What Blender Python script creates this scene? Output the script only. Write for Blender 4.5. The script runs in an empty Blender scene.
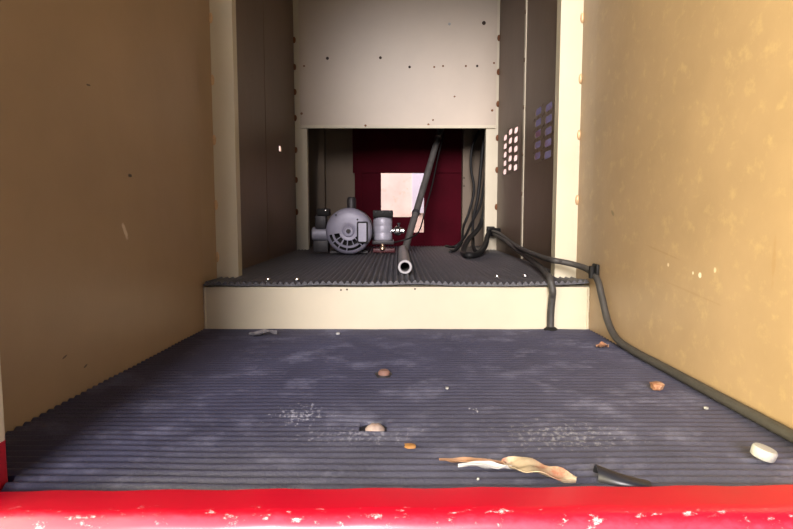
import bpy, bmesh, math, random
from mathutils import Vector, Matrix
random.seed(4)
PI = math.pi
C = bpy.context.scene.collection

# ------------------------------------------------------------------ camera model
F = 560.0                       # focal length in pixels of the 793 wide frame
TH = math.atan(49.5 / F)        # downward pitch
H = 0.2344                      # eye height above the lower floor
CT, ST = math.cos(TH), math.sin(TH)

def P(px, py, Y=None, z=None, X=None):
    """point in the room seen at a pixel, on a plane of known depth, height or side"""
    a = (px - 396.5) / F; b = (py - 264.5) / F
    d = Vector((a, CT - b * ST, -ST - b * CT))
    if Y is not None: t = Y / d.y
    elif z is not None: t = (z - H) / d.z
    else: t = X / d.x
    return Vector((0, 0, H)) + d * t

cam_d = bpy.data.cameras.new('camera'); cam = bpy.data.objects.new('camera', cam_d); C.objects.link(cam)
cam_d.sensor_width = 36; cam_d.lens = 36 * F / 793; cam_d.clip_start = 0.01; cam_d.clip_end = 200
cam.location = (0, 0, H); cam.rotation_euler = (PI / 2 - TH, 0, 0)
bpy.context.scene.camera = cam

# ------------------------------------------------------------------ room measures
W = 0.389          # half width
YS = 1.12          # step riser
ZU = 0.0925         # upper floor
YP = 1.207         # near posts
YB = 2.18          # panel frame
YR = 2.46          # rear wall
ZC = 1.45          # ceiling
YF = 0.40          # front of the body
ZR = ZU + .0090
ZM = ZU + 0.009    # top of upper mat
def wx(y, s=1): return W + (0.030 if s > 0 else 0.048) * max(0.0, YS - y)

# ------------------------------------------------------------------ materials
def mat(name, col, rough=0.5, metal=0.0, var=0.0, scale=8.0, bump=0.0, bscale=60.0, dirt=None, dirt_amt=0.0,
        dscale=6.0, dth=0.6, spec=0.5, marks=(), mscale=90.0, emit=None, coat=0.0, stretch=(1, 1, 1)):
    m = bpy.data.materials.new(name); m.use_nodes = True
    nt = m.node_tree; N = nt.nodes; L = nt.links
    b = N['Principled BSDF']
    b.inputs['Roughness'].default_value = rough; b.inputs['Metallic'].default_value = metal
    b.inputs['Specular IOR Level'].default_value = spec
    b.inputs['Coat Weight'].default_value = coat
    geo = N.new('ShaderNodeNewGeometry')
    mp = N.new('ShaderNodeMapping'); mp.inputs['Scale'].default_value = stretch
    L.new(geo.outputs['Position'], mp.inputs['Vector'])
    cur = None
    rgb = N.new('ShaderNodeRGB'); rgb.outputs[0].default_value = (*col, 1); cur = rgb.outputs[0]
    def noise(sc, det=5, ro=0.6):
        n = N.new('ShaderNodeTexNoise'); n.inputs['Scale'].default_value = sc; n.inputs['Detail'].default_value = det
        n.inputs['Roughness'].default_value = ro
        L.new(mp.outputs[0], n.inputs['Vector']); return n.outputs['Fac']
    def mix(fac, a, bcol, mode='MIX'):
        x = N.new('ShaderNodeMix'); x.data_type = 'RGBA'; x.blend_type = mode
        if isinstance(fac, float): x.inputs[0].default_value = fac
        else: L.new(fac, x.inputs[0])
        L.new(a, x.inputs[6])
        if isinstance(bcol, tuple): x.inputs[7].default_value = (*bcol, 1)
        else: L.new(bcol, x.inputs[7])
        return x.outputs[2]
    def ramp(src, lo, hi, a=0.0, bb=1.0):
        r = N.new('ShaderNodeMapRange'); r.inputs[1].default_value = lo; r.inputs[2].default_value = hi
        r.inputs[3].default_value = a; r.inputs[4].default_value = bb
        L.new(src, r.inputs[0]); return r.outputs[0]
    if var:
        n = noise(scale)
        v = ramp(n, 0.25, 0.75, 1 - var, 1 + var)
        cmb = N.new('ShaderNodeCombineColor')
        for i in range(3): L.new(v, cmb.inputs[i])
        cur = mix(1.0, cur, cmb.outputs[0], 'MULTIPLY')
    if dirt:
        n = noise(dscale, 8, 0.7)
        f = ramp(n, dth, dth + 0.14, 0.0, dirt_amt)
        cur = mix(f, cur, dirt)
    for (c, r, rot, mc, am) in marks:      # a scuff with its own shape: centre, radii, angle about X, colour, strength
        s = N.new('ShaderNodeMapping'); s.vector_type = 'TEXTURE'
        s.inputs['Location'].default_value = c; s.inputs['Rotation'].default_value = (rot, 0, 0); s.inputs['Scale'].default_value = r
        L.new(geo.outputs['Position'], s.inputs['Vector'])
        ln = N.new('ShaderNodeVectorMath'); ln.operation = 'LENGTH'; L.new(s.outputs[0], ln.inputs[0])
        n = noise(mscale, 3)
        ad = N.new('ShaderNodeMath'); ad.operation = 'MULTIPLY_ADD'; ad.inputs[1].default_value = 1.4 if mscale < 100 else 3.0
        L.new(n, ad.inputs[0]); L.new(ln.outputs['Value'], ad.inputs[2])
        f = ramp(ad.outputs[0], 1.35, 1.75, am, 0.0)
        cur = mix(f, cur, mc)
    L.new(cur, b.inputs['Base Color'])
    if bump:
        n = noise(bscale, 4)
        bp = N.new('ShaderNodeBump'); bp.inputs['Strength'].default_value = bump; bp.inputs['Distance'].default_value = 0.004
        L.new(n, bp.inputs['Height']); L.new(bp.outputs[0], b.inputs['Normal'])
    return m

TAN = (0.35, 0.243, 0.150)
def lm(px, py, wmm, hmm, rot, col, am):   # a mark on the left wall
    p = P(px, py, X=-0.40); p = P(px, py, X=-wx(p.y, -1)); return ((p.x, p.y, p.z), (0.03, wmm / 1000, hmm / 1000), rot, col, am)
def rm(px, py, wmm, hmm, rot, col, am):
    p = P(px, py, X=0.40); p = P(px, py, X=wx(p.y)); return ((p.x, p.y, p.z), (0.03, wmm / 1000, hmm / 1000), rot, col, am)
M = {}
M['tan_left'] = mat('tan_paint_left', TAN, 0.42, var=0.10, scale=5, bump=0.12, bscale=25,
    marks=[lm(88, 85, 7, 1.8, 0.1, (.05, .03, .02), .9), lm(130, 175.5, 6, 3.0, 0, (.03, .02, .02), 1.0),
           lm(125, 232, 5, 14, 0.5, (.75, .65, .55), .75), lm(64, 357, 6, 1.5, .3, (.05, .03, .03), .8), lm(85, 366, 6, 2.0, .3, (.04, .03, .03), .8)])
M['tan_right'] = mat('tan_paint_right', TAN, 0.42, var=0.12, scale=7, bump=0.15, bscale=25, dirt=(.46, .33, .18), dirt_amt=.6, dscale=38, dth=.54,
    marks=[rm(612, 213, 9, 4, .6, (.12, .10, .05), .6), rm(700, 275, 4, 4, 0, (.9, .85, .75), .8), rm(693, 273, 2.5, 3, 0, (.9, .85, .75), .8),
           rm(668, 265, 3, 3, 0, (.85, .75, .6), .6), rm(774, 262, 3, 30, 0, (.3, .18, .08), .4), rm(715, 270, 3, 4, 0, (.85, .75, .6), .6),
           rm(662, 252, 60, 1.5, .15, (.25, .15, .07), .3), rm(690, 292, 80, 1.5, .1, (.25, .15, .07), .25)])
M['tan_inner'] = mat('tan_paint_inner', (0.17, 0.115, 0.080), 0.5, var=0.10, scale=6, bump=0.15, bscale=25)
M['cream'] = mat('cream_paint', (0.58, 0.52, 0.39), 0.42, var=0.05, scale=9, bump=0.10, bscale=20, dirt=(.50, .40, .26), dirt_amt=.3, dscale=10, dth=.66)
M['cream_rust'] = mat('cream_paint_dirty', (0.58, 0.52, 0.39), 0.45, var=0.05, scale=9, bump=0.10, bscale=20, dirt=(.42, .25, .12), dirt_amt=.5, dscale=26, dth=.66)
M['panel'] = mat('panel_paint', (0.52, 0.435, 0.345), 0.40, var=0.06, scale=5, bump=0.10, bscale=12, dirt=(.55, .42, .3), dirt_amt=.3, dscale=9, dth=.62)
M['weld'] = mat('weld_bead', (0.62, 0.42, 0.24), 0.4, metal=.2, var=.2, scale=60)
M['rust'] = mat('rusty_steel', (0.19, 0.075, 0.03), 0.7, metal=.2, var=.4, scale=300, bump=.4, bscale=300)
M['dark_hole'] = mat('dark_bore', (0.03, 0.015, 0.01), 0.8)
M['rubber'] = mat('ribbed_rubber', (0.045, 0.045, 0.075), 0.42, var=.2, scale=16, bump=.25, bscale=420,
    dirt=(.20, .20, .28), dirt_amt=.35, dscale=11, dth=.52,
    marks=[(tuple(P(300, 418, z=0)), (.07, .07, .03), 0, (.45, .45, .52), .5), (tuple(P(475, 414, z=0)), (.012, .03, .03), .5, (.6, .6, .65), .7),
           (tuple(P(360, 440, z=0)), (.14, .05, .03), 0, (.26, .26, .32), .5), (tuple(P(560, 440, z=0)), (.16, .08, .03), 0, (.24, .24, .27), .5)], mscale=260.0)
M['rubber_up'] = mat('ribbed_rubber_upper', (0.070, 0.069, 0.080), 0.45, var=.25, scale=12, bump=.4, bscale=300,
    dirt=(.16, .16, .19), dirt_amt=.35, dscale=9, dth=.54)
M['red'] = mat('red_paint', (0.62, 0.006, 0.02), 0.28, var=.08, scale=10, coat=.4)
M['maroon'] = mat('maroon_paint', (0.042, 0.0010, 0.005), 0.6, spec=.03, var=.2, scale=9)
M['beige'] = mat('beige_board', (0.16, 0.125, 0.095), 0.7, spec=.2, var=.15, scale=8, stretch=(1, 1, .2))
M['cable'] = mat('grey_cable_sheath', (0.048, 0.044, 0.042), 0.55, var=.25, scale=40, bump=.2, bscale=150)
M['black'] = mat('black_plastic', (0.010, 0.0095, 0.010), 0.6, spec=.25, var=.2, scale=40)
M['blackrub'] = mat('black_rubber_scrap', (0.012, 0.012, 0.018), 0.3)
M['chrome'] = mat('bare_steel', (0.72, 0.72, 0.72), 0.22, metal=1.0, var=.08, scale=50)
M['ferrule'] = mat('worn_zinc', (0.34, 0.33, 0.34), 0.5, metal=.4, var=.1, scale=60)
M['pipe'] = mat('galvanised_pipe', (0.30, 0.29, 0.28), 0.42, metal=.75, var=.25, scale=30)
M['pipe_dark'] = mat('dark_steel_pipe', (0.15, 0.14, 0.135), 0.45, metal=.5, var=.25, scale=30)
M['motor'] = mat('grey_enamel', (0.27, 0.26, 0.34), 0.45, metal=.1, var=.10, scale=40, dirt=(.2, .18, .2), dirt_amt=.5, dscale=30, dth=.6)
M['motor_lt'] = mat('pale_grey_casting', (0.35, 0.34, 0.41), 0.45, metal=.15, var=.12, scale=40)
M['motor_dk'] = mat('dark_casting', (0.035, 0.032, 0.036), 0.5, metal=.3, var=.25, scale=50)
M['plate'] = mat('name_plate', (0.32, 0.31, 0.39), 0.4, metal=.2, var=.06, scale=120)
M['brass'] = mat('brass_fitting', (0.62, 0.44, 0.30), 0.3, metal=.9)
M['dkred'] = mat('dark_red_paint', (0.06, 0.004, 0.008), 0.5)
M['mauve'] = mat('mauve_paint', (0.15, 0.115, 0.22), 0.5, var=.3, scale=25, dirt=(.16, .03, .05), dirt_amt=.8, dscale=14, dth=.5)
M['leaf'] = mat('dry_leaf', (0.30, 0.235, 0.175), 0.7, var=.3, scale=90, dirt=(.25, .06, .03), dirt_amt=.9, dscale=38, dth=.5)
M['leaf_red'] = mat('reddish_leaf', (0.28, 0.13, 0.075), 0.7, var=.35, scale=120, dirt=(.65, .45, .3), dirt_amt=.7, dscale=110, dth=.5)
M['leaf_grey'] = mat('grey_leaf', (0.24, 0.23, 0.25), 0.7, var=.3, scale=90)
M['twig'] = mat('brown_twig', (0.24, 0.13, 0.08), 0.7, var=.3, scale=120)
M['paper'] = mat('white_paper', (0.44, 0.43, 0.46), 0.6, var=.08, scale=60)
M['white'] = mat('white_plastic', (0.34, 0.34, 0.345), 0.45, var=.08, scale=60, bump=.2, bscale=200)
M['orange'] = mat('orange_chip', (0.33, 0.16, 0.05), 0.6, var=.3, scale=150)
M['bolt_pale'] = mat('pale_bolt', (0.36, 0.28, 0.26), 0.5, var=.15, scale=150, dirt=(.35, .12, .06), dirt_amt=.6, dscale=90, dth=.55)
M['bolt_rust'] = mat('rusty_bolt', (0.22, 0.12, 0.095), 0.6, var=.25, scale=150)
M['plaster'] = mat('pink_plaster', (0.36, 0.26, 0.30), 0.9, var=.12, scale=7, dirt=(.26, .16, .14), dirt_amt=.6, dscale=9, dth=.58)
M['bluepaint'] = mat('lilac_paint', (0.30, 0.27, 0.42), 0.7, var=.1, scale=6)
M['ground'] = mat('pale_concrete', (0.13, 0.125, 0.12), 0.9, var=.15, scale=2)

# red sill paint: primer chips, plus gloss painted pink along its rounded front edge
def sill_material():
    m = mat('red_sill_paint', (0.36, 0.003, 0.017), 0.30, var=.06, scale=12, coat=.08)
    nt = m.node_tree; N = nt.nodes; L = nt.links; b = N['Principled BSDF']
    old = b.inputs['Base Color'].links[0].from_socket
    geo = N.new('ShaderNodeNewGeometry'); sx = N.new('ShaderNodeSeparateXYZ'); L.new(geo.outputs['Position'], sx.inputs[0])
    mp = N.new('ShaderNodeMapping'); mp.inputs['Scale'].default_value = (1, 2.2, 1); L.new(geo.outputs['Position'], mp.inputs['Vector'])
    n1 = N.new('ShaderNodeTexNoise'); n1.inputs['Scale'].default_value = 80; n1.inputs['Detail'].default_value = 8; n1.inputs['Roughness'].default_value = .7
    L.new(mp.outputs[0], n1.inputs['Vector'])
    def rng(src, *v):
        r = N.new('ShaderNodeMapRange'); r.interpolation_type = 'SMOOTHSTEP'
        for k, q in enumerate(v): r.inputs[k + 1].default_value = q
        L.new(src, r.inputs[0]); return r.outputs[0]
    def mix(f, a_, col):
        x = N.new('ShaderNodeMix'); x.data_type = 'RGBA'; L.new(f, x.inputs[0]); L.new(a_, x.inputs[6]); x.inputs[7].default_value = col; return x.outputs[2]
    def math_(op, a_, c):
        m_ = N.new('ShaderNodeMath'); m_.operation = op; L.new(a_, m_.inputs[0])
        if isinstance(c, float): m_.inputs[1].default_value = c
        else: L.new(c, m_.inputs[1])
        return m_.outputs[0]
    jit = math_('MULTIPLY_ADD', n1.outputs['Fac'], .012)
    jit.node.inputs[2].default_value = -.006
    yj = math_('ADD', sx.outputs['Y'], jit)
    cur = mix(rng(yj, .405, .396, 0.0, .45), old, (.62, .10, .20, 1))            # edge gloss put into the colour as a pink band
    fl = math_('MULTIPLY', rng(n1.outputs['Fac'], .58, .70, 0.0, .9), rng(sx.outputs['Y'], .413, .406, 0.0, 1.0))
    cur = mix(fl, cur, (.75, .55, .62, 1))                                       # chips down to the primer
    L.new(cur, b.inputs['Base Color'])
    return m
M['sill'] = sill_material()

# jamb paint: red below a paint line, cream above it
def jamb_material():
    m = mat('two_tone_jamb', (0.50, 0.006, 0.02), 0.35, var=.08, scale=20)
    nt = m.node_tree; N = nt.nodes; L = nt.links; b = N['Principled BSDF']
    old = b.inputs['Base Color'].links[0].from_socket
    geo = N.new('ShaderNodeNewGeometry'); sx = N.new('ShaderNodeSeparateXYZ'); L.new(geo.outputs['Position'], sx.inputs[0])
    g = N.new('ShaderNodeMath'); g.operation = 'GREATER_THAN'; g.inputs[1].default_value = .042; L.new(sx.outputs['Z'], g.inputs[0])
    x = N.new('ShaderNodeMix'); x.data_type = 'RGBA'; L.new(g.outputs[0], x.inputs[0]); L.new(old, x.inputs[6]); x.inputs[7].default_value = (.72, .68, .56, 1)
    L.new(x.outputs[2], b.inputs['Base Color']); return m
M['jamb'] = jamb_material()

# ------------------------------------------------------------------ mesh helpers
def B(): return bmesh.new()
def box(bm, x0, x1, y0, y1, z0, z1):
    v = [bm.verts.new(p) for p in ((x0, y0, z0), (x1, y0, z0), (x1, y1, z0), (x0, y1, z0), (x0, y0, z1), (x1, y0, z1), (x1, y1, z1), (x0, y1, z1))]
    for f in ((0, 3, 2, 1), (4, 5, 6, 7), (0, 1, 5, 4), (1, 2, 6, 5), (2, 3, 7, 6), (3, 0, 4, 7)): bm.faces.new([v[i] for i in f])
    return v
def bevel(bm, w=0.002, seg=2):
    bmesh.ops.bevel(bm, geom=bm.edges[:], offset=w, segments=seg, affect='EDGES', profile=.5, clamp_overlap=True)
def prism(bm, poly, axis, a, b):
    """extrude a polygon (two coordinates) along an axis from a to b"""
    def pt(u, v, w): return {'x': (w, u, v), 'y': (u, w, v), 'z': (u, v, w)}[axis]
    A = [bm.verts.new(pt(u, v, a)) for u, v in poly]; Bv = [bm.verts.new(pt(u, v, b)) for u, v in poly]
    bm.faces.new(A); bm.faces.new(Bv[::-1])
    n = len(poly)
    for i in range(n): bm.faces.new((A[i], Bv[i], Bv[(i + 1) % n], A[(i + 1) % n]))
    bmesh.ops.recalc_face_normals(bm, faces=bm.faces[:])
def frame_of(d):
    d = d.normalized(); up = Vector((0, 0, 1)) if abs(d.z) < .95 else Vector((0, 1, 0))
    u = d.cross(up).normalized(); return u, u.cross(d).normalized()
def lathe(bm, p0, d, prof, seg=32):
    """revolve (distance along d, radius) about the line p0 + t d; closed at both ends"""
    d = Vector(d).normalized(); u, v = frame_of(d); p0 = Vector(p0); rings = []
    for t, r in prof:
        if r <= 1e-6: rings.append([bm.verts.new(p0 + d * t)])
        else: rings.append([bm.verts.new(p0 + d * t + (u * math.cos(2 * PI * k / seg) + v * math.sin(2 * PI * k / seg)) * r) for k in range(seg)])
    for A, Bq in zip(rings, rings[1:]):
        for k in range(seg):
            j = (k + 1) % seg
            if len(A) == 1 and len(Bq) == 1: continue
            if len(A) == 1: bm.faces.new((A[0], Bq[j], Bq[k]))
            elif len(Bq) == 1: bm.faces.new((A[k], A[j], Bq[0]))
            else: bm.faces.new((A[k], A[j], Bq[j], Bq[k]))
    for R in (rings[0], rings[-1]):
        if len(R) > 1: bm.faces.new(R)
    bmesh.ops.recalc_face_normals(bm, faces=bm.faces[:])
def cyl(bm, p0, p1, r, seg=24, bev=0.0):
    p0 = Vector(p0); p1 = Vector(p1); d = p1 - p0; l = d.length; e = min(bev, r * .6, l * .4)
    prof = [(0, r - e), (e, r), (l - e, r), (l, r - e)] if e else [(0, r), (l, r)]
    lathe(bm, p0, d, prof, seg)
def smooth_path(pts, n=10):
    pts = [Vector(p) for p in pts]; out = []
    q = [pts[0] * 2 - pts[1]] + pts + [pts[-1] * 2 - pts[-2]]
    for i in range(1, len(q) - 2):
        a, b, c, d = q[i - 1], q[i], q[i + 1], q[i + 2]
        for k in range(n):
            t = k / n
            out.append(.5 * ((2 * b) + (c - a) * t + (2 * a - 5 * b + 4 * c - d) * t * t + (3 * b - a - 3 * c + d) * t ** 3))
    out.append(pts[-1]); return out
def tube(bm, pts, r, seg=12, n=10):
    path = smooth_path(pts, n) if n > 1 else [Vector(p) for p in pts]
    rings = []; u = None
    for i, p in enumerate(path):
        d = (path[min(i + 1, len(path) - 1)] - path[max(i - 1, 0)]).normalized()
        if u is None: u, v = frame_of(d)
        else:
            u = (u - d * u.dot(d)).normalized(); v = u.cross(d)
        rr = r(i / (len(path) - 1)) if callable(r) else r
        rings.append([bm.verts.new(p + (u * math.cos(2 * PI * k / seg) + v * math.sin(2 * PI * k / seg)) * rr) for k in range(seg)])
    for A, Bq in zip(rings, rings[1:]):
        for k in range(seg): bm.faces.new((A[k], A[(k + 1) % seg], Bq[(k + 1) % seg], Bq[k]))
    bm.faces.new(rings[0]); bm.faces.new(rings[-1][::-1])
    bmesh.ops.recalc_face_normals(bm, faces=bm.faces[:])
def obj(name, bm, m, parent=None, smooth=False, origin=None, angle=40):
    """link a bmesh (in room coordinates) as one object, its origin at its base"""
    if origin is None and parent is None:
        xs = [v.co for v in bm.verts]
        origin = Vector(((min(v.x for v in xs) + max(v.x for v in xs)) / 2, (min(v.y for v in xs) + max(v.y for v in xs)) / 2, min(v.z for v in xs)))
    o_par = Vector((0, 0, 0)); q = parent
    while q: o_par += q.location; q = q.parent
    org = Vector(origin) if origin is not None else o_par
    for v in bm.verts: v.co -= org
    me = bpy.data.meshes.new(name); bm.to_mesh(me); bm.free(); me.materials.append(m)
    if smooth:
        for p in me.polygons: p.use_smooth = True
        me.set_sharp_from_angle(angle=math.radians(angle))
    o = bpy.data.objects.new(name, me); C.objects.link(o)
    o.location = org - o_par; o.parent = parent
    return o
def struct(name, bm, m, label=None, smooth=False, cat=None):
    o = obj(name, bm, m, None, smooth); o['kind'] = 'structure'
    if label: o['label'] = label; o['category'] = cat or 'structure'
    return o
def tag(o, label, cat, group=None):
    o['label'] = label; o['category'] = cat
    if group: o['group'] = group
    return o
def thing(name, label, cat, loc, group=None):
    o = bpy.data.objects.new(name, None); C.objects.link(o); o.location = loc; o.empty_display_size = .05
    return tag(o, label, cat, group)
def grid_sheet(name, fn, nu, nv, th, m, parent=None, smooth=True):
    """a sheet of real thickness from fn(u, v)"""
    bm = B(); V = [[bm.verts.new(fn(i / nu, j / nv)) for j in range(nv + 1)] for i in range(nu + 1)]
    for i in range(nu):
        for j in range(nv): bm.faces.new((V[i][j], V[i + 1][j], V[i + 1][j + 1], V[i][j + 1]))
    bmesh.ops.recalc_face_normals(bm, faces=bm.faces[:])
    bmesh.ops.solidify(bm, geom=bm.faces[:], thickness=th)
    bmesh.ops.recalc_face_normals(bm, faces=bm.faces[:])
    return obj(name, bm, m, parent, smooth)

# ------------------------------------------------------------------ the setting
bm = B(); box(bm, -.46, .46, .40, YS + .01, -.03, 0); struct('floor', bm, M['motor_dk'], 'dark metal lower floor under the near ribbed mat', cat='floor')
bm = B(); box(bm, -W, W, YS + .003, YR + .05, ZU - .012, ZU); struct('floor.001', bm, M['cream'], 'raised upper floor behind the cream step', cat='floor')
bm = B(); box(bm, -W, W, YS, YS + .003, 0, ZU); box(bm, -W, W, YS, YS + .02, ZU - .0035, ZU); bevel(bm, .001, 1)
riser = struct('step_riser', bm, M['cream_rust'], 'cream painted sheet metal step between the two mats', cat='step')
for s in (-1, 1):                                     # ragged weld down each end of the riser
    bm = B()
    pts = [(s * (W - .002 + random.uniform(-.0007, .0007)), YS - .0006, .004 + (ZU - .008) * i / 14) for i in range(15)]
    tube(bm, pts, lambda t: .0018 + .001 * abs(math.sin(t * 40)), 8, 2); obj('weld_seam', bm, M['cream'], riser, True)
for (px, py) in ((341, 290), (347, 289.5), (415, 289)):
    p = P(px, py, Y=YS); bm = B(); lathe(bm, (p.x, YS + .0005, p.z), (0, -1, 0), [(0, .0022), (.001, .0016), (.0013, 0)], 10); obj('rivet', bm, M['dark_hole'], riser, True)
bm = B(); box(bm, -.50, .50, YF, YR + .06, ZC, ZC + .02); struct('ceiling', bm, M['beige'], 'painted sheet roof of the compartment', cat='ceiling')

def front_wall(s, m, name, lab):
    bm = B(); y0, y1 = .47, YP + .012
    poly = [(s * wx(y0, s), y0), (s * W, YS), (s * W, y1), (s * (W + .05), y1), (s * (W + .055), y0)]
    prism(bm, poly, 'z', -.02, ZC); return struct(name, bm, m, lab, cat='wall')
front_wall(-1, M['tan_left'], 'wall_left', 'shaded tan painted side wall on the left, near the sill')
front_wall(1, M['tan_right'], 'wall_right', 'bright tan painted side wall on the right, with scuffs')
# inner side walls: thin sheet, pierced where the vents and the slot are
def pierced(bm, s, y0, y1, z0, z1, holes):
    ys = sorted({y0, y1} | {h[0] for h in holes} | {h[1] for h in holes}); zs = sorted({z0, z1} | {h[2] for h in holes} | {h[3] for h in holes})
    x0, x1 = (W, W + .003) if s > 0 else (-W - .003, -W)
    for a, b in zip(ys, ys[1:]):
        for c, d in zip(zs, zs[1:]):
            ym, zm = (a + b) / 2, (c + d) / 2
            if any(h[0] < ym < h[1] and h[2] < zm < h[3] for h in holes): continue
            box(bm, x0, x1, a, b, c, d)
VENTS = ((1.405, 1.615), (1.805, 2.075)); VZ = (.378, .528)
bm = B(); pierced(bm, 1, YP + .012, YR + .05, ZU - .012, ZC, [(a, b, VZ[0], VZ[1]) for a, b in VENTS])
wr = struct('wall_right.001', bm, M['tan_inner'], 'dark brown inner wall on the right with two perforated vents', cat='wall')
p = P(280, 148.5, X=-W)
bm = B(); pierced(bm, -1, YP + .012, YR + .05, ZU - .012, ZC, [(p.y - .016, p.y + .018, p.z - .009, p.z + .009)])
wl = struct('wall_left.001', bm, M['tan_inner'], 'dark brown inner wall on the left with a small bright slot', cat='wall')
def oblong(cy, cz, l, h, n=8):
    r = h / 2; out = []
    for k in range(n + 1): a = -PI / 2 + PI * k / n; out.append((cy + l / 2 - r + r * math.cos(a), cz + r * math.sin(a)))
    sx_ = l / 2 - r
    for k in range(1, 10): out.append((cy + sx_ - 2 * sx_ * k / 10, cz + r))
    for k in range(n + 1): a = PI / 2 + PI * k / n; out.append((cy - l / 2 + r + r * math.cos(a), cz + r * math.sin(a)))
    for k in range(1, 10): out.append((cy - sx_ + 2 * sx_ * k / 10, cz - r))
    return out
def vent_panel(y0, y1, cols, rows):
    bm = B(); dy = (y1 - y0) / cols; dz = (VZ[1] - VZ[0]) / rows
    for i in range(cols):
        for j in range(rows):
            cy, cz = y0 + dy * (i + .5), VZ[0] + dz * (j + .5)
            hole = oblong(cy, cz + (.004 if i % 2 else -.004), dy * .62, dz * .62); n = len(hole)
            outer = []
            for (a, b) in hole:
                ux, uz = a - cy, b - cz; k = 1 / max(abs(ux) / (dy / 2), abs(uz) / (dz / 2), 1e-6); outer.append((cy + ux * k, cz + uz * k))
            hv = [bm.verts.new((W + .0005, a, b)) for a, b in hole]; ov = [bm.verts.new((W + .0005, a, b)) for a, b in outer]
            cor = [bm.verts.new((W + .0005, cy + su * dy / 2, cz + sv * dz / 2)) for su, sv in ((1, -1), (1, 1), (-1, 1), (-1, -1))]
            for k in range(n):
                a, b = outer[k], outer[(k + 1) % n]; kk = (k + 1) % n
                f = [hv[k], hv[kk], ov[kk], ov[k]]
                on_z = lambda q: abs(abs(q[1] - cz) - dz / 2) < 1e-7
                if on_z(a) != on_z(b):
                    c = min(cor, key=lambda w: (w.co.y - (a[0] + b[0]) / 2) ** 2 + (w.co.z - (a[1] + b[1]) / 2) ** 2); f.insert(3, c)
                try: bm.faces.new(f)
                except ValueError: pass
    bmesh.ops.remove_doubles(bm, verts=bm.verts[:], dist=1e-6)
    bmesh.ops.recalc_face_normals(bm, faces=bm.faces[:])
    bmesh.ops.solidify(bm, geom=bm.faces[:], thickness=.0016)
    return obj('vent_panel', bm, M['tan_inner'], wr)
vent_panel(*VENTS[0], 2, 5); vent_panel(*VENTS[1], 3, 5)
bm = B(); box(bm, W + .066, W + .45, 2.09, 2.093, .15, .85); struct('vent_backing', bm, M['mauve'], 'added mauve painted plate outside, seen through the nearer vent', cat='wall')  # plate added outside, turned to the sun so the nearer holes show mauve
for s, par in ((-1, wl), (1, wr)):                    # joint strip halfway along each inner wall
    bm = B(); yj = 1.735 if s > 0 else 1.70
    xx = sorted((s * W, s * (W - (.003 if s > 0 else .0012)))); box(bm, xx[0], xx[1], yj - .009, yj + .009, ZU, 1.35)
    jm = obj('joint_strip', bm, M['cream'] if s > 0 else M['tan_inner'], par)
    if s > 0:
        for zz in (.30, .42, .56, .70, .84, .98):
            bm = B(); lathe(bm, (W - .003, yj, zz), (-1, 0, 0), [(0, .007), (.003, .005), (.004, 0)], 12); obj('rivet', bm, M['tan_inner'], jm, True)

def post(name, s, y, z1, lab, beads, bmat):
    bm = B(); a, b = sorted((s * W, s * .3425))
    poly = [(a, y), (b, y), (b, y + .03), (b + .0025 * (1 if s < 0 else 0) - .0025 * (0 if s < 0 else 0), y + .03)]
    box(bm, a, b, y, y + .0025, ZU, z1)
    i0, i1 = sorted((s * .3425, s * .345)); box(bm, i0, i1, y + .0025, y + .03, ZU, z1)
    o = struct(name, bm, M['cream'], lab, cat='post')
    for py in beads:
        q = P(206 + (py / 278) * 11 if s < 0 else 582, py, Y=y) if y < 2 else P(295 if s < 0 else 500, py, Y=y)
        bm = B()
        hh, ww = (.011, .0045) if y < 2 else (.012, .007)
        bmesh.ops.create_uvsphere(bm, u_segments=12, v_segments=8, radius=1)
        for v in bm.verts:
            v.co = Vector((s * (W - .002) + v.co.x * ww, y - .0005 + v.co.y * .004, q.z + v.co.z * hh * random.uniform(.95, 1.05)))
        obj('weld_bead', bm, bmat, o, True)
    return o
post('trim_1', -1, YP, ZC, 'cream corner post on the left above the step', (18, 80, 140, 205, 257), M['weld'])
post('trim_2', 1, YP, ZC, 'sunlit cream corner post on the right above the step', (18, 79, 135, 200), M['weld'])
post('trim_3', -1, YB, ZC, 'cream frame post left of the low opening', (40, 67, 92, 118, 150, 180, 212), M['rust'])
post('trim_4', 1, YB, ZC, 'cream frame post right of the low opening', (38, 72, 104, 138, 170, 207), M['rust'])
# rear bay
zt = 0.75
x_l, x_r = P(356, 200, Y=YR).x, P(466, 200, Y=YR).x
bm = B(); box(bm, -W, x_l, YR, YR + .02, ZU, ZC); box(bm, x_r, W, YR, YR + .02, ZU, ZC); box(bm, x_l, x_r, YR, YR + .02, zt, ZC)
struct('wall_rear', bm, M['beige'], 'beige rear wall beside the maroon door', cat='wall')
ox0, ox1 = P(381, 200, Y=YR).x, P(424, 200, Y=YR).x
oz1, ozl, ozr = P(400, 173, Y=YR).z, P(400, 217, Y=YR).z, P(400, 232.5, Y=YR).z; oxm = P(413, 200, Y=YR).x
bm = B()
for a, b, c, d in ((x_l, ox0, ZU, zt), (ox1, x_r, ZU, zt), (ox0, ox1, oz1, zt), (ox0, oxm, ZU, ozl), (oxm, ox1, ZU, ozr)): box(bm, a, b, YR - .006, YR + .014, c, d)
dr = struct('door_1', bm, M['maroon'], 'maroon rear door with a bright square opening', cat='door')
bm = B(); box(bm, x_l - .012, x_r, YR - .012, YR - .006, P(0, 173, Y=YR).z, zt); box(bm, x_l - .004, x_l + .03, YR - .012, YR - .006, ZU, P(0, 173, Y=YR).z)
bev = P(424, 200, Y=YR).x
box(bm, bev + .004, bev + .03, YR - .014, YR - .006, ZU, .50)
box(bm, ox0 - .006, ox1 + .004, YR - .010, YR - .006, oz1 + .0, oz1 + .02)
obj('door_frame', bm, M['maroon'], dr)
q0, q1 = P(319, 200, Y=2.42).x, P(325, 200, Y=2.42).x
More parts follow.
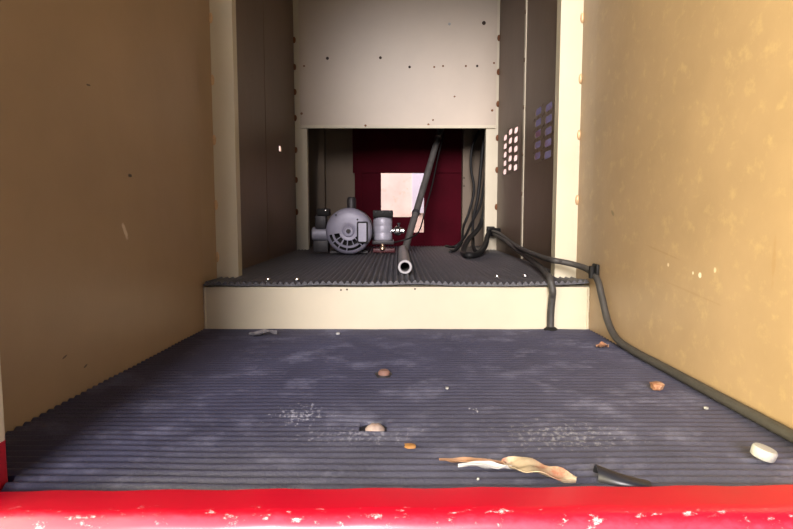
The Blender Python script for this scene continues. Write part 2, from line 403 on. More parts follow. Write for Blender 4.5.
bm = B(); box(bm, q0, q1, 2.41, YR, ZU, ZC); struct('trim_5', bm, M['beige'], 'narrow beige upright in the dark rear left corner', cat='post')
q0, q1 = P(462, 200, Y=2.42).x, P(471, 200, Y=2.42).x
bm = B(); box(bm, q0, q1, 2.40, YR - .014, ZU, ZC); t6 = struct('trim_6', bm, M['beige'], 'pale upright right of the maroon door, behind hanging cables', cat='post')
for py in (148, 178, 186):
    q = P(464, py, Y=2.40); bm = B(); lathe(bm, (q.x, 2.4003, q.z), (0, -1, 0), [(0, .004), (.001, .003), (.0015, 0)], 10); obj('screw', bm, M['dark_hole'], t6, True)

# door sill and jambs
a = P(10, 490, z=.012); b = P(793, 484, z=.012)
ya, yb = a.y + (-.46 - a.x) * (b.y - a.y) / (b.x - a.x), a.y + (.46 - a.x) * (b.y - a.y) / (b.x - a.x)
prof = [(0, -.06), (0, .010), (-.002, .012), (-.030, .012)]
prof += [(-.030 - .016 * math.sin(k * PI / 16), -.004 + .016 * math.cos(k * PI / 16)) for k in range(1, 9)] + [(-.046, -.06)]
bm = B(); NX = 40; rings = []
for i in range(NX + 1):
    x = -.46 + .92 * i / NX; y = ya + (yb - ya) * i / NX; w = .0006 * math.sin(i * 1.7)
    rings.append([bm.verts.new((x, y + u, v + (w if v > 0 else 0))) for u, v in prof])
for A, Bq in zip(rings, rings[1:]):
    for k in range(len(prof)): bm.faces.new((A[k], A[(k + 1) % len(prof)], Bq[(k + 1) % len(prof)], Bq[k]))
bm.faces.new(rings[0]); bm.faces.new(rings[-1][::-1]); bmesh.ops.recalc_face_normals(bm, faces=bm.faces[:])
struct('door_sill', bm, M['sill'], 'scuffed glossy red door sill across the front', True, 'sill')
bm = B(); box(bm, -.47, -.336, .405, .468, -.03, ZC); bevel(bm, .003, 2); struct('trim_7', bm, M['jamb'], 'left door jamb, red at the foot and cream above', cat='post')
bm = B(); box(bm, .372, .47, .405, .468, -.03, ZC); bevel(bm, .003, 2); struct('trim_8', bm, M['jamb'], 'right door jamb just past the picture edge', cat='post')

# outside: ground and a plaster wall behind the vehicle
bm = B(); box(bm, -15, 15, -12, 12, -.75, -.65); struct('ground', bm, M['ground'], 'pale concrete ground outside', cat='ground')
bm = B(); box(bm, -6, 6, 5.2, 5.4, -.65, 1.6); wo = struct('wall_outside', bm, M['plaster'], 'sunlit pinkish plaster wall seen through the rear opening', cat='wall')
bm = B(); q0, q1 = P(412, 200, Y=5.15).x, P(440, 200, Y=5.15).x; box(bm, q0, q1, 5.12, 5.2, P(0, 213, Y=5.15).z, 1.6); obj('pilaster', bm, M['bluepaint'], wo)

# ------------------------------------------------------------------ panel above the opening
zb = P(400, 128.5, Y=YB).z; px0, px1 = P(300, 100, Y=YB).x, P(496, 100, Y=YB).x
pr = thing('sheet_metal_panel', 'pale sheet metal panel with rusty screws, closing the space above the low opening', 'panel', (0, YB, zb))
bm = B(); NXp, NZp = 12, 12
box(bm, px0, px1, YB - .0035, YB - .0005, zb, 1.42); bevel(bm, .0008, 1); obj('sheet', bm, M['panel'], pr)
bm = B(); box(bm, px0 + .001, px1 - .001, YB - .006, YB - .0035, zb, zb + .012); bevel(bm, .001, 2); obj('hem', bm, M['cream_rust'], pr)
for (px, py, r, k) in ((327.4, 58.3, .0060, 'd'), (380.4, 57.7, .0055, 'd'), (409.6, 67, .0050, 'd'), (483.9, 23, .0075, 'd'), (477.2, 66, .0048, 'd'),
        (434.2, 67, .0040, 'r'), (443.1, 66, .0040, 'r'), (465.9, 66, .0042, 'r'), (454.5, 96.5, .0035, 'r'), (433, 120, .0036, 'r'),
        (428.4, 124.5, .0045, 'r'), (365.5, 125.7, .0045, 'r'), (301.6, 113.5, .0050, 'r'), (492.2, 110.4, .0050, 'r'), (449.5, 24, .0055, 'w'),
        (494, 63, .004, 'r'), (304, 66, .004, 'r')):
    q = P(px, py, Y=YB - .0035); bm = B()
    if k == 'd':
        lathe(bm, (q.x, YB - .003, q.z), (0, -1, 0), [(0, r), (.0014, r * .95), (.0018, r * .6), (.0010, r * .45), (.0009, 0)], 14); obj('bolt', bm, M['dark_hole'], pr, True)
    else:
        lathe(bm, (q.x, YB - (.006 if q.z < zb + .012 else .0035) + .0005, q.z), (0, -1, 0), [(0, r), (.0012, r * .85), (.002, r * .5), (.0022, 0)], 14)
        obj('screw', bm, M['rust'] if k == 'r' else M['white'], pr, True)

# ------------------------------------------------------------------ ribbed mats
def smoothn(x, y):  # small irregularity
    return math.sin(x * 11 + 1.3) * math.cos(y * 7.1) + .5 * math.sin(x * 23 + y * 17)
def lower_mat():
    pitch, hr, th = .0128, .0042, .002
    y0, y1 = .452, YS - .004
    n = int((y1 - y0) / pitch); S = 8
    xs = sorted([-.5 + i / 64.0 for i in range(65)] + [(-.062 + i * .0019) for i in range(33)])
    xs = [t for t in xs if -.5 <= t <= .5]
    hb = P(373, 427.5, z=.004)
    holes = ((hb.x + .0005, hb.y, .0155, .0175),)
    bm = B(); rows = []
    for j in range(n * S + 1):
        y = y0 + (y1 - y0) * j / (n * S); ph = (j % S) / S
        h = th + hr * (0.5 - 0.5 * math.cos(2 * PI * ph)) ** .8
        
        row = []
        for t in xs:
            # t in -.5..+.5; keep the strip around the bolt holes unscaled
            sd_ = 1 if t > 0 else -1; half = wx(y, sd_) - .0015
            if y < .472: half = min(half, .334 if sd_ < 0 else .37)
            x = t * 2 * half
            yy = y + .0022 * smoothn(x, y) + (.012 * max(0, (abs(x) - .2)) ** 1.2 * (1 if x < 0 else -1.2)) * (0 if j in (0, n * S) else 1)
            yy = min(max(yy, y0), y1)
            row.append(bm.verts.new((x, yy, h + .0004 * smoothn(x * 2, y * 3))))
        rows.append(row)
    for A, Bq in zip(rows, rows[1:]):
        for k in range(len(xs) - 1):
            c = (A[k].co + Bq[k + 1].co) / 2
            if any(abs((c.x - hx) / rx) ** 2.6 + abs((c.y - hy) / ry) ** 2.6 < 1 for hx, hy, rx, ry in holes): continue
            bm.faces.new((A[k], A[k + 1], Bq[k + 1], Bq[k]))
    # skirt: drop every boundary edge to the floor
    edges = [e for e in bm.edges if e.is_boundary]
    r = bmesh.ops.extrude_edge_only(bm, edges=edges)
    for v in [g for g in r['geom'] if isinstance(g, bmesh.types.BMVert)]: v.co.z = .0004
    lone = [v for v in bm.verts if not v.link_faces]; bmesh.ops.delete(bm, geom=lone, context='VERTS')
    bmesh.ops.recalc_face_normals(bm, faces=bm.faces[:])
    o = obj('rubber_mat', bm, M['rubber'], None, True, Vector((0, .8, 0)), 60)
    return tag(o, 'large dusty ribbed rubber mat on the lower floor between sill and step', 'mat')
lower_mat()
def upper_mat():
    pitch, hr, th = .0121, .0062, .0022
    n = 63; S = 8; half = W - .004
    ys = [YS - .010, YS - .008, YS - .004, YS + .004, YS + .02, YS + .05, YS + .085] + [1.25 + i * .1 for i in range(12)] + [YR - .016]
    bm = B(); rows = []; bot = []
    for jy, y in enumerate(ys):
        row = []; rb = []
        for i in range(n * S + 1):
            x = -half + 2 * half * i / (n * S); ph = (i % S) / S
            if y > YP - .02 and abs(x) > .337 and y < YP + .035: pass
            edge = max(0, (YS + .05 - y) / .06)
            lift = edge * (.0012 * math.sin(x * 31) + .0018 * math.sin(x * 13 + 2) + .001) + (.004 * max(0, x - .25) / .13 * edge)
            z = ZU + .0006 + max(0, lift)
            h = z + th + hr * (0.5 - 0.5 * math.cos(2 * PI * ph)) ** .7
            yy = y + (.003 * math.sin(x * 17) if jy < 3 else 0)
            xx = x + .004 * math.sin(y * 6) * 0
            row.append(bm.verts.new((xx, yy, h))); rb.append(bm.verts.new((xx, yy, z)))
        rows.append(row); bot.append(rb)
    for R, flip in ((rows, 0), (bot, 1)):
        for A, Bq in zip(R, R[1:]):
            for k in range(n * S):
                f = (A[k], A[k + 1], Bq[k + 1], Bq[k]); bm.faces.new(f[::-1] if flip else f)
    for k in range(n * S):
        bm.faces.new((bot[0][k], bot[0][k + 1], rows[0][k + 1], rows[0][k])); bm.faces.new((rows[-1][k], rows[-1][k + 1], bot[-1][k + 1], bot[-1][k]))
    for a, b in zip(range(len(ys)), range(1, len(ys))):
        bm.faces.new((bot[a][0], rows[a][0], rows[b][0], bot[b][0])); bm.faces.new((rows[a][-1], bot[a][-1], bot[b][-1], rows[b][-1]))
    # notch the mat round the posts
    bad = [f for f in bm.faces if False]
    o = obj('rubber_mat', bm, M['rubber_up'], None, True, Vector((0, 1.7, ZU)), 60)
    return tag(o, 'ribbed rubber mat on the raised floor, its cut edge overhanging the step', 'mat')
upper_mat()
ZR = ZU + .0090      # crest of upper ribs
ZL = .0062           # crest of lower ribs

# screws holding the upper mat's front edge
labs = ['leftmost bright screw in the upper mat edge, near the left post', 'bright screw in the upper mat edge, second from the left post',
        'bright screw in the upper mat edge, left of the grey cable', 'bright screw in the upper mat edge, under the grey cable']
s0 = None
for i, (px, py) in enumerate(((268, 278.5), (297, 278.5), (497, 275.5), (525, 275))):
    q = P(px, py, z=ZR + .002)
    if s0 is None:
        s0 = thing('screw', labs[0], 'screw', (q.x, q.y, ZR - .0006), 'screws in the upper mat edge')
        bm = B(); lathe(bm, (q.x, q.y, ZR - .0006), (0, 0, 1), [(0, .0075), (.001, .0075), (.0014, .006)], 18); obj('washer', bm, M['chrome'], s0, True)
        bm = B(); lathe(bm, (q.x, q.y, ZR + .0004), (0, 0, 1), [(0, .005), (.002, .0045), (.0032, .0028), (.0036, 0)], 16); obj('head', bm, M['chrome'], s0, True)
    else:
        r = s0.copy(); C.objects.link(r); r.location = (q.x, q.y, ZR - .0006); r['label'] = labs[i]
        for ch in list(s0.children):
            c = ch.copy(); C.objects.link(c); c.parent = r

# floor bolts
q = P(375, 427.5, z=.006)
t = thing('floor_bolt', 'pale round bolt head in a hole cut in the lower mat', 'bolt', (q.x, q.y, 0), 'bolts in the lower floor')
bm = B(); lathe(bm, (q.x, q.y, 0), (0, 0, 1), [(0, .0145), (.001, .0145), (.0016, .013)], 24); obj('washer', bm, M['motor_dk'], t, True)
bm = B(); lathe(bm, (q.x, q.y - .002, .001), (0, 0, 1), [(0, .0105), (.004, .0105), (.0075, .008), (.0092, .004), (.0096, 0)], 24)
for v in bm.verts: v.co.z += .0005 * math.sin(v.co.x * 900)
obj('head', bm, M['bolt_pale'], t, True)
q = P(384, 374.5, z=.006)
t = thing('floor_bolt', 'small rusty bolt head in the lower mat, farther from the sill', 'bolt', (q.x, q.y, ZL - .003), 'bolts in the lower floor')
bm = B(); lathe(bm, (q.x - .001, q.y + .002, ZL - .003), (0, 0, 1), [(0, .0125), (.0032, .0125), (.0036, .010)], 24); obj('washer', bm, M['motor_dk'], t, True)
bm = B(); lathe(bm, (q.x, q.y - .001, ZL), (0, 0, 1), [(0, .0085), (.004, .0085), (.0068, .006), (.0074, 0)], 20); obj('head', bm, M['bolt_rust'], t, True)

# ------------------------------------------------------------------ compressor
YM = 1.88
mc = P(348.5, 232.3, Y=YM); R = 23.3 * 1.884 / F; mc.z = max(mc.z, ZR + R + .0004)
u1 = 1.884 / F
comp = thing('air_compressor', 'grey twin cylinder air compressor with a slotted round motor, on the upper mat', 'compressor', (mc.x, YM + .1, ZM))
bm = B(); lathe(bm, (mc.x, YM + .030, mc.z), (0, 1, 0), [(0, R * .97), (.01, R * .985), (.15, R * .985), (.165, R * .9), (.17, R * .4)], 48); obj('motor_housing', bm, M['black'], comp, True)  # black colour supplies the shade behind the end bell's slots
# slotted end bell: a polar plate with real openings
bm = B(); NA = 96
prof = [(.0, .012), (.16, .012), (.205, .0045), (.27, .003), (.34, .002), (.40, .0022), (.56, .003), (.63, .0035), (.72, .005), (.86, .0075), (.93, .0115), (.985, .018), (1.0, .036)]
rings = []
for r, dp in prof[1:]:
    rings.append([bm.verts.new((mc.x + R * r * math.cos(2 * PI * k / NA), YM - .006 + dp if r > .2 else YM - .006 + dp - .006, mc.z + R * r * math.sin(2 * PI * k / NA))) for k in range(NA)])
def slot(ring, k):
    deg = (k + .5) * 360 / NA
    if not 188 <= deg <= 337: return False
    bar = ((deg - 188) % 24.8)
    if ring == 4: return bar > 4.5 and deg < 325        # between .44 and .55
    if ring == 5: return bar > 4.5 and deg < 325
    if ring == 7: return bar > 3.2                      # between .74 and .84
    return False
for i in range(len(rings) - 1):
    for k in range(NA):
        if slot(i, k): continue
        j = (k + 1) % NA; bm.faces.new((rings[i][k], rings[i][j], rings[i + 1][j], rings[i + 1][k]))
bmesh.ops.recalc_face_normals(bm, faces=bm.faces[:])
bmesh.ops.solidify(bm, geom=bm.faces[:], thickness=.003); bmesh.ops.recalc_face_normals(bm, faces=bm.faces[:])
bell = obj('end_bell', bm, M['motor'], comp, True, angle=35)
bm = B(); lathe(bm, (mc.x, YM + .004, mc.z), (0, -1, 0), [(0, R * .25), (.010, R * .245), (.0125, R * .21), (.0125, R * .19), (.0095, R * .175), (.0095, 0)], 32); hub = obj('hub', bm, M['motor'], bell, True)
bm = B(); lathe(bm, (mc.x, YM - .007, mc.z), (0, -1, 0), [(0, R * .1), (.003, R * .09), (.0035, 0)], 20); obj('shaft_plug', bm, M['motor_dk'], hub, True)
bm = B(); box(bm, mc.x - .0012, mc.x + .0012, YM - .0110, YM - .0100, mc.z - .005, mc.z + .005); obj('slot', bm, M['dark_hole'], hub)
# name plate
nx0, nx1 = P(357, 232, Y=YM).x, P(368, 232, Y=YM).x; nz0, nz1 = P(348, 243, Y=YM).z, P(348, 221.5, Y=YM).z
def rr(x0, x1, z0, z1, r, n=5):
    out = []
    for cx, cz, a0 in ((x1 - r, z0 + r, -PI / 2), (x1 - r, z1 - r, 0), (x0 + r, z1 - r, PI / 2), (x0 + r, z0 + r, PI)):
        for k in range(n + 1): a = a0 + PI / 2 * k / n; out.append((cx + r * math.cos(a), cz + r * math.sin(a)))
    return out
bm = B(); prism(bm, rr(nx0, nx1, nz0, nz1, .006), 'y', YM - .0085, YM + .004); npb = obj('name_plate', bm, M['black'], bell)
bm = B(); prism(bm, rr(nx0 + .0052, nx1 - .0052, nz0 + .0052, nz1 - .0052, .003), 'y', YM - .0092, YM - .008); obj('plate_face', bm, M['plate'], npb)
for px, py in ((357.5, 219.5), (336, 215)):
    q = P(px, py, Y=YM); bm = B(); lathe(bm, (q.x, YM + .003, q.z), (0, -1, 0), [(0, .0035), (.008, .003), (.009, 0)], 10); obj('screw', bm, M['motor_dk'], bell, True)
def pb(bm, xa, xb, ya, yb, y0, y1, bw=.002):   # a bevelled block whose front face spans pixels xa..xb, ya..yb at depth y0
    p0 = P(xa, yb, Y=y0); p1 = P(xb, ya, Y=y0); box(bm, p0.x, p1.x, y0, y1, p0.z, p1.z)
    if bw: bevel(bm, bw, 2)
# capacitor box on top
bm = B(); q = P(351.5, 209, Y=1.98); lathe(bm, (q.x, 1.98, mc.z + R * .93), (0, 0, 1), [(0, .016), (P(351, 199, Y=1.98).z - mc.z - R * .93, .016), (P(351, 197, Y=1.98).z - mc.z - R * .93, .011)], 20)
obj('capacitor', bm, M['motor_dk'], comp, True)
# left head: horizontal barrel, column and cap
YH = 1.95
a, b = P(310.5, 234, Y=YH), P(327, 234, Y=YH)
bm = B(); lathe(bm, (a.x, YH + .025, a.z), (1, 0, 0), [(0, .010), (.002, .018), (.006, .0235), (.03, .0245), (b.x - a.x, .0245)], 28); lc = obj('cylinder', bm, M['motor_lt'], comp, True)
bm = B(); pb(bm, 315, 326, 215.5, 229, YH, YH + .045, .004); obj('manifold', bm, M['motor_dk'], comp, True)
bm = B(); pb(bm, 317, 329, 208.5, 216, YH - .004, YH + .05, .003); lh = obj('cylinder_head', bm, M['black'], comp, True)
bm = B(); q = P(325.5, 210.5, Y=YH - .004); lathe(bm, (q.x, YH - .004, q.z), (0, -1, 0), [(0, .004), (.006, .004), (.007, .002)], 8); obj('bolt', bm, M['chrome'], lh, True)
bm = B(); pb(bm, 313, 328, 240.5, 252.3, YH, YH + .06, .003); obj('crankcase', bm, M['motor_dk'], comp, True)
# right head: pale finned cylinder with a dark cap
a, b = P(382.5, 240.5, Y=YH), P(382.5, 217, Y=YH); rad = 9.6 * YH / F; hh = b.z - a.z
pr_ = [(0, rad * .93), (.003, rad)]
nf = 3
for k in range(nf):
    z_ = .004 + (hh - .008) * k / nf; d_ = (hh - .008) / nf; pr_ += [(z_ + d_ * .1, rad), (z_ + d_ * .75, rad), (z_ + d_ * .8, rad * .985), (z_ + d_ * .98, rad * .985)]
pr_ += [(hh - .003, rad), (hh, rad * .95)]
bm = B(); lathe(bm, (a.x, YH + rad, a.z), (0, 0, 1), pr_, 36); obj('cylinder', bm, M['motor_lt'], comp, True)
bm = B(); pb(bm, 372.8, 393, 210.3, 217.5, YH - .002, YH + .062, .003); rh = obj('cylinder_head', bm, M['black'], comp, True)
for px in (376, 383, 390):
    q = P(px, 212, Y=YH - .002); bm = B(); lathe(bm, (q.x, YH - .001, q.z), (0, -1, 0), [(0, .0035), (.004, .0035), (.0048, .002)], 6); obj('bolt', bm, M['motor_dk'], rh)
bm = B(); pb(bm, 372, 394, 240.5, 244.5, YH, YH + .06, .002); obj('crankcase', bm, M['motor_dk'], comp, True)
bm = B(); pb(bm, 373, 395, 248.5, 252.6, YH, YH + .06, .002); obj('foot', bm, M['dkred'], comp, True)
bm = B(); q = P(382.5, 246.5, Y=YH); lathe(bm, (q.x, YH - .004, P(382, 250, Y=YH).z), (0, 0, 1), [(0, .007), (.004, .010), (.010, .0095), (.014, .006), (.022, .006)], 16); obj('drain_fitting', bm, M['brass'], comp, True)
# connecting arms between heads and motor
bm = B(); cyl(bm, (P(322, 234, Y=YH).x, YH + .03, P(322, 236, Y=YH).z), (P(376, 234, Y=YH).x, YH + .03, P(322, 236, Y=YH).z), .014, 20); obj('crankshaft_tube', bm, M['motor_dk'], comp, True)
bm = B(); pb(bm, 330, 368, 251, 253.4, YM + .05, YM + .16, .001); obj('base_plate', bm, M['motor_dk'], comp)
# outlet valve
a = P(393, 231, Y=YH)
bm = B(); lathe(bm, (a.x - .006, YH + .02, a.z), (1, 0, 0), [(0, .008), (.010, .008), (.013, .0145), (.018, .0165), (.026, .0165), (.031, .0145), (.034, .009), (.044, .0095), (.048, .004)], 20)
vl = obj('outlet_valve', bm, M['chrome'], comp, True)
bm = B(); lathe(bm, (a.x + .02, YH + .02, a.z + .014), (0, 0, 1), [(0, .003), (.008, .003), (.009, .006), (.013, .006), (.014, .004)], 14); obj('handle', bm, M['motor_dk'], vl, True)

# ------------------------------------------------------------------ pipes
def hollow(bm, p0, p1, ro, ri, seg=28):
    p0 = Vector(p0); p1 = Vector(p1); d = (p1 - p0); l = d.length
    d.normalize(); u, v = frame_of(d); e = .0012
    prof = [(l, ri), (0 + e, ri), (0, ri + e), (0, ro - e), (e, ro), (l - e, ro), (l, ro - e)]
    R_ = [[bm.verts.new(p0 + d * t + (u * math.cos(2 * PI * k / seg) + v * math.sin(2 * PI * k / seg)) * r) for k in range(seg)] for t, r in prof]
    for A, Bq in zip(R_, R_[1:] + R_[:1]):
        for k in range(seg): bm.faces.new((A[k], A[(k + 1) % seg], Bq[(k + 1) % seg], Bq[k]))
    bmesh.ops.recalc_face_normals(bm, faces=bm.faces[:])
ro = .0155
pf = P(405, 267, z=ZR + ro); pe = Vector((P(403, 246, Y=1.9).x, 1.90, ZR + ro))
t = thing('steel_pipe', 'short steel pipe lying on the upper mat, open end towards the step', 'pipe', (pf.x, (pf.y + pe.y) / 2, ZR))
bm = B(); hollow(bm, pf + Vector((0, .004, 0)), pe, ro, .0105); obj('tube', bm, M['pipe'], t, True)
bm = B(); hollow(bm, pf, pf + (pe - pf).normalized() * .012, ro + .0008, .0102); obj('ferrule', bm, M['ferrule'], t, True)
pa = P(405, 246.8, Y=2.0); ptop = P(440, 131, Y=2.40)
pa.z = ZR; dirp = (ptop - pa).normalized(); pa.z += .014 * math.sqrt(1 - dirp.z ** 2) + .0005; dirp = (ptop - pa).normalized()
t = thing('steel_pipe', 'long dark pipe leaning up behind the sheet metal panel edge', 'pipe', (pa.x, pa.y, ZR))
bm = B(); hollow(bm, pa, pa + dirp * ((ptop - pa).length - .03), .0125, .010); obj('tube', bm, M['pipe_dark'], t, True)
bm = B(); hollow(bm, ptop - dirp * .045, ptop + dirp * .05, .0142, .010); obj('coupling', bm, M['pipe'], t, True)
q = pa + dirp * .17
bm = B(); hollow(bm, q, q + dirp * .014, .0148, .012); obj('clip', bm, M['motor_dk'], t, True)

# ------------------------------------------------------------------ cables
r_c = .0062
plug = P(494, 231, Y=2.165)
def cab(name, pts, r, m, label, group=None, seg=12, n=10):
    pts = [Vector(p) for p in pts]
    for p in pts:                                     # rest on the mat, never in it
        if p.y > YS + .02 and p.z < ZR + r: p.z = ZR + r
    bm = B(); tube(bm, pts, r, seg, n); return tag(obj(name, bm, m, None, True, angle=60), label, 'cable', group)
def fl(px, py, r): return P(px, py, z=ZL + r)
def wl_r(px, py, r):
    p = P(px, py, X=.39); return P(px, py, X=wx(p.y) - r)
A = [P(492, 231, Y=2.14), P(500, 234, Y=2.02), P(512, 243, Y=1.80), P(524, 250, Y=1.52), P(540, 256.5, Y=1.30), P(552, 260, Y=1.175), P(563, 262, Y=1.165), P(576, 265, Y=1.15), P(588, 269.5, Y=1.12)]
A += [wl_r(597, 279, r_c), wl_r(602, 298, r_c), wl_r(608, 322, r_c), wl_r(617, 339, r_c)]
for y in (.90, .82, .74, .67, .60, .54): A.append(Vector((wx(y) - r_c - .001, y, ZL + r_c)))
A.append(Vector((wx(.49) - r_c - .001, .49, ZL + r_c)))
cab('power_cable', A, r_c, M['cable'], 'thick grey cable sagging to the right wall, then along its foot', 'grey cables')
Bp = [P(494, 234, Y=2.12), P(503, 239, Y=1.95), P(516, 249, Y=1.70), P(528, 257.5, Y=1.52), P(540, 267, Y=1.30), P(546.5, 275, Y=1.175)]
xb = P(551, 300, Y=YS - .01).x
Bp += [Vector((xb - .003, YS - .006, ZR + .0075)), Vector((xb, YS - .0195, ZU - .006)), Vector((xb + .001, YS - .014, .07)), Vector((xb, YS - .011, .04)), Vector((xb, YS - .0115, .008))]
cab('power_cable', Bp, .0072, M['cable'], 'grey cable hanging straight down the cream step face', 'grey cables')
bm = B(); lathe(bm, (xb, YS - .0135, .0012), (0, 0, 1), [(0, .0135), (.006, .0135), (.009, .010), (.010, .0078)], 20); tag(obj('grommet', bm, M['black'], None, True), 'black grommet at the foot of the step under the hanging cable', 'grommet')
# junction plug where both cables leave the bay
t = thing('cable_connector', 'black cable connector on the frame post right of the low opening', 'connector', (plug.x, 2.16, plug.z))
bm = B(); pb(bm, 487.5, 495, 226.5, 236.5, 2.145, 2.178, .003); obj('body', bm, M['black'], t, True)
bm = B(); cyl(bm, P(490, 229.5, Y=2.14), P(502, 231, Y=2.10), .009, 16, .002); obj('sleeve', bm, M['black'], t, True)
bm = B(); q = P(489.5, 233, Y=2.145); lathe(bm, (q.x, 2.146, q.z), (0, -1, 0), [(0, .0035), (.0015, .003), (.002, 0)], 10); obj('screw', bm, M['chrome'], t, True)
# clamp on the right wall
q = P(597, 270, X=W)
t = thing('cable_clamp', 'black cable clamp with a bright screw on the right wall', 'clamp', (W, q.y, q.z - .01))
bm = B(); box(bm, W - .006, W - .0002, q.y - .014, q.y + .012, q.z - .013, q.z + .012); bevel(bm, .002, 2); obj('body', bm, M['black'], t, True)
bm = B(); cyl(bm, (W - .011, q.y - .002, q.z + .008), (W - .011, q.y - .002, q.z - .016), .0055, 14, .001); obj('strap', bm, M['black'], t, True)
bm = B(); lathe(bm, (W - .006, q.y + .004, q.z + .003), (-1, -.3, 0), [(0, .0036), (.0016, .003), (.0022, 0)], 10); obj('screw', bm, M['chrome'], t, True)
# dark cables hanging in the rear bay
D = [[P(479, 131, Y=2.36), P(472, 148, Y=2.35), P(471, 168, Y=2.34), P(474, 190, Y=2.32), P(469, 212, Y=2.30), P(463, 228, Y=2.26), P(462, 241, Y=2.14), P(457, 249, Y=2.0), P(450, 252, Y=1.92)],
     [P(486, 131, Y=2.33), P(487, 158, Y=2.32), P(484, 184, Y=2.30), P(480, 206, Y=2.27), P(471, 224, Y=2.22), P(464, 238, Y=2.12), P(455, 246.5, Y=2.05), P(446, 246, Y=2.2)],
     [P(487, 146, Y=2.29), P(488, 180, Y=2.27), P(485, 206, Y=2.24), P(480, 226, Y=2.2), P(468, 240, Y=2.05), P(463, 252, Y=1.86), P(468, 258.6, Y=1.72), P(478, 255.2, Y=1.78), P(485, 246, Y=1.95), P(487.5, 236, Y=2.10), P(490, 231.5, Y=2.15)],
     [P(484.5, 131, Y=2.31), P(481, 166, Y=2.30), P(478, 196, Y=2.28), P(473, 220, Y=2.24), P(473, 240, Y=2.17), P(474, 249, Y=1.99), P(478, 252.5, Y=1.92), P(482.5, 248, Y=1.99), P(486, 240, Y=2.07), P(488.5, 234.5, Y=2.14)]]
DL = ['black cable hanging nearest the pale upright, ending on the mat', 'thin black cable trailing left across the mat from the hanging bunch',
      'thick black cable looping on the mat up to the connector, outermost loop', 'black cable inside the loop beside the right frame post']
for pts, lab, rr_ in zip(D, DL, (.0055, .005, .0095, .0065)): cab('black_cable', pts, rr_, M['black'], lab, 'black cables in the rear bay')
# thin lead taped along the leaning pipe to the compressor
off = Vector((.021, -.006, 0))
L_ = [ptop - dirp * .03 + off * .95, pa + dirp * ((ptop - pa).length * .75) + off * 1.1, pa + dirp * ((ptop - pa).length * .5) + off * 1.5, pa + dirp * .2 + off * 1.5, pa + dirp * .09 + off * 1.5 + Vector((0, -.004, 0)),
      P(410, 238, Y=1.945), P(402, 240.5, Y=1.93), P(394, 242.5, Y=1.945)]
cab('wire', L_, .0028, M['black'], 'thin black wire running beside the leaning pipe to the compressor', None, 8)

# ------------------------------------------------------------------ litter
def leafy(name, px0, py0, px1, py1, wid, m, label, cat, zb=ZL, lift=.006, curl=.004, th=.0006, nu=16, nv=6, seed=0, group=None, taper=.9):
    rnd = random.Random(seed); p0 = P(px0, py0, z=zb); p1 = P(px1, py1, z=zb); d = p1 - p0; n = Vector((-d.y, d.x, 0)).normalized()
    ph = [rnd.uniform(0, 6) for _ in range(4)]
    def fn(u, v):
        w = wid * (max(.06, math.sin(PI * min(max(u, 0), 1) ** taper)) ** .7)
        q = p0 + d * u + n * ((v - .5) * w) + n * (.15 * wid * math.sin(5 * u + ph[0]))
        z = lift * (.35 + .65 * math.sin(PI * u)) * abs(math.sin(2.4 * u + ph[1])) + curl * (2 * v - 1) ** 2 + .07 * wid * math.sin(9 * u + 4 * v + ph[2]) + .04 * wid * math.sin(17 * u - 9 * v + ph[3])
        q.z = zb + max(0.0002, z + .08 * wid); return q
    o = grid_sheet(name, fn, nu, nv, th, m); return tag(o, label, cat, group)
leafy('dry_leaf', 500, 467, 576, 485.5, .026, M['leaf'], 'crumpled pale dry leaf with rust red spots against the red sill', 'leaf', lift=.0045, curl=.0028, seed=3)
leafy('paper_scrap', 458, 469.5, 512, 471, .010, M['paper'], 'white curled paper strip beside the crumpled dry leaf', 'paper', lift=.004, curl=.003, seed=5, taper=1.0)
leafy('dry_leaf', 439, 462, 506, 466, .0075, M['twig'], 'narrow brown pointed leaf behind the white paper strip', 'leaf', lift=.003, curl=.002, seed=8)
leafy('dry_leaf', 249, 336.5, 277, 335, .020, M['leaf_grey'], 'small grey curled leaf near the left end of the step foot', 'leaf', lift=.005, curl=.004, seed=2)
leafy('dry_leaf', 596, 348.5, 609, 349, .018, M['leaf_red'], 'small reddish leaf scrap by the right end of the step', 'leaf', lift=.004, curl=.004, seed=11)
def chip(name, px, py, sx, sy, sz, m, label, cat, seed=0, zb=ZL, group=None):
    rnd = random.Random(seed); p = P(px, py, z=zb + sz / 2); bm = B(); bmesh.ops.create_icosphere(bm, subdivisions=2, radius=1)
    for v in bm.verts:
        k = 1 + rnd.uniform(-.22, .22); c = Vector((max(-.75, min(.75, v.co.x)) * sx / 1.5 * k, max(-.75, min(.75, v.co.y)) * sy / 1.5 * k, max(-.7, min(.7, v.co.z)) * sz / 1.4))
        v.co = Vector((p.x, p.y, zb + sz / 2)) + c
    return tag(obj(name, bm, m, None, True, angle=25), label, cat, group)
chip('wood_chip', 657, 386, .014, .015, .010, M['leaf_red'], 'small reddish brown chip beside the cable along the right wall', 'chip', 4)
chip('wood_chip', 410, 446, .010, .008, .003, M['orange'], 'tiny orange chip on the mat before the pale bolt', 'chip', 5)
chip('gravel_bit', 338, 333.5, .007, .007, .004, M['white'], 'tiny white crumb at the step foot, left of centre', 'crumb', 6)
chip('gravel_bit', 478, 479, .0022, .0022, .002, M['white'], 'tiny white crumb below the white paper strip', 'crumb', 7)
chip('gravel_bit', 706, 408, .004, .004, .003, M['white'], 'tiny white crumb lying by the cable at the right wall', 'crumb', 8)
chip('gravel_bit', 447, 388, .004, .004, .003, M['white'], 'tiny white crumb right of the far rusty bolt', 'crumb', 9)
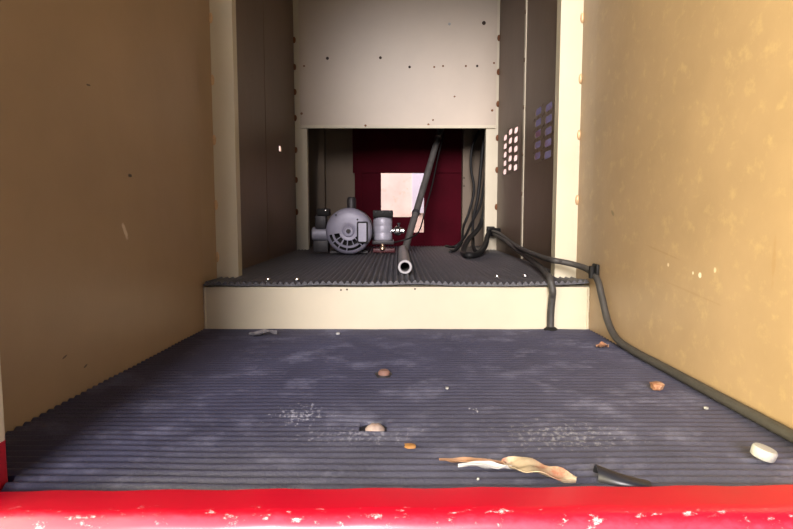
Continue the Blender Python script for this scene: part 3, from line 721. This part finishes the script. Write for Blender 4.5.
# black strip half hidden by the sill
p0, p1 = P(596, 477, z=ZL), P(650, 485, z=ZL)
def fn(u, v):
    q = p0.lerp(p1, u); w = .021 * (1 - .45 * u); a = PI * v
    q = q + Vector((.15, 1, 0)).normalized() * (-math.cos(a) * w / 2) + Vector((0, -.004 * math.sin(PI * u), 0)); q.z = ZL + .0002 + math.sin(a) * .0105 * (1 - .75 * u); return q
tag(grid_sheet('rubber_scrap', fn, 16, 10, .0012, M['blackrub']), 'black curved rubber scrap behind the red sill, right of centre', 'scrap')
# white cap
q = P(764, 460, z=ZL)
t = thing('bottle_cap', 'small white plastic cap near the right end of the sill', 'cap', (q.x, q.y, ZL))
ax = Vector((.25, -.1, 1)).normalized()
bm = B(); lathe(bm, (q.x - .002, q.y, ZL + .0028), ax, [(0, .0095), (.001, .0104), (.0075, .0108), (.0085, .0102), (.0085, .0098)], 28); obj('skirt', bm, M['white'], t, True)
bm = B(); lathe(bm, Vector((q.x - .002, q.y, ZL + .0028)) + ax * .0085, ax, [(0, .0100), (.0008, .0096), (.0012, .006), (.0010, 0)], 28); obj('top', bm, M['white'], t, True)

# ------------------------------------------------------------------ light
SKY_B, SKY_L, SUN_E, SUN_A, SUN_D = .38, 21.0, 5.4, 22, (.135, .93, -.335)
wd = bpy.data.worlds.new('sky'); bpy.context.scene.world = wd; wd.use_nodes = True
nt = wd.node_tree; N = nt.nodes; L = nt.links; bg = N['Background']
tc = N.new('ShaderNodeTexCoord'); sp = N.new('ShaderNodeSeparateXYZ'); L.new(tc.outputs['Generated'], sp.inputs[0])
cr = N.new('ShaderNodeValToRGB'); L.new(sp.outputs['Z'], cr.inputs[0])
cr.color_ramp.elements[0].position = 0.0; cr.color_ramp.elements[0].color = (.86, .74, 1.0, 1)
cr.color_ramp.elements[1].position = 1.0; cr.color_ramp.elements[1].color = (.50, .60, 1.0, 1)
e = cr.color_ramp.elements.new(.25); e.color = (.68, .74, 1.0, 1)
# bright hazy sky low on the left of the opening, dimmer blue sky elsewhere
mr = N.new('ShaderNodeMapRange'); mr.interpolation_type = 'SMOOTHSTEP'
for k_, v_ in enumerate((-.30, -.90, 0.0, 1.0)): mr.inputs[k_ + 1].default_value = v_
L.new(sp.outputs['X'], mr.inputs[0])
mx = N.new('ShaderNodeMix'); mx.data_type = 'RGBA'; L.new(mr.outputs[0], mx.inputs[0])
sc1 = N.new('ShaderNodeMix'); sc1.data_type = 'RGBA'; sc1.blend_type = 'MULTIPLY'; sc1.inputs[0].default_value = 1
L.new(cr.outputs[0], sc1.inputs[6]); sc1.inputs[7].default_value = (SKY_B, SKY_B, SKY_B, 1)
L.new(sc1.outputs[2], mx.inputs[6]); mx.inputs[7].default_value = (SKY_L, SKY_L * .87, SKY_L * .52, 1)
L.new(mx.outputs[2], bg.inputs['Color']); bg.inputs['Strength'].default_value = 1
sd = bpy.data.lights.new('sun', 'SUN'); sd.energy = SUN_E; sd.angle = math.radians(SUN_A); sd.color = (1.0, .92, .90)
so = bpy.data.objects.new('sun', sd); C.objects.link(so)
so.rotation_euler = Vector(SUN_D).to_track_quat('-Z', 'Y').to_euler(); so.location = (-4, -5, 3)

sc = bpy.context.scene
sc.view_settings.view_transform = 'Standard'; sc.view_settings.look = 'None'; sc.view_settings.gamma = 1; sc.view_settings.use_curve_mapping = False
sc.view_settings.exposure = 0.0
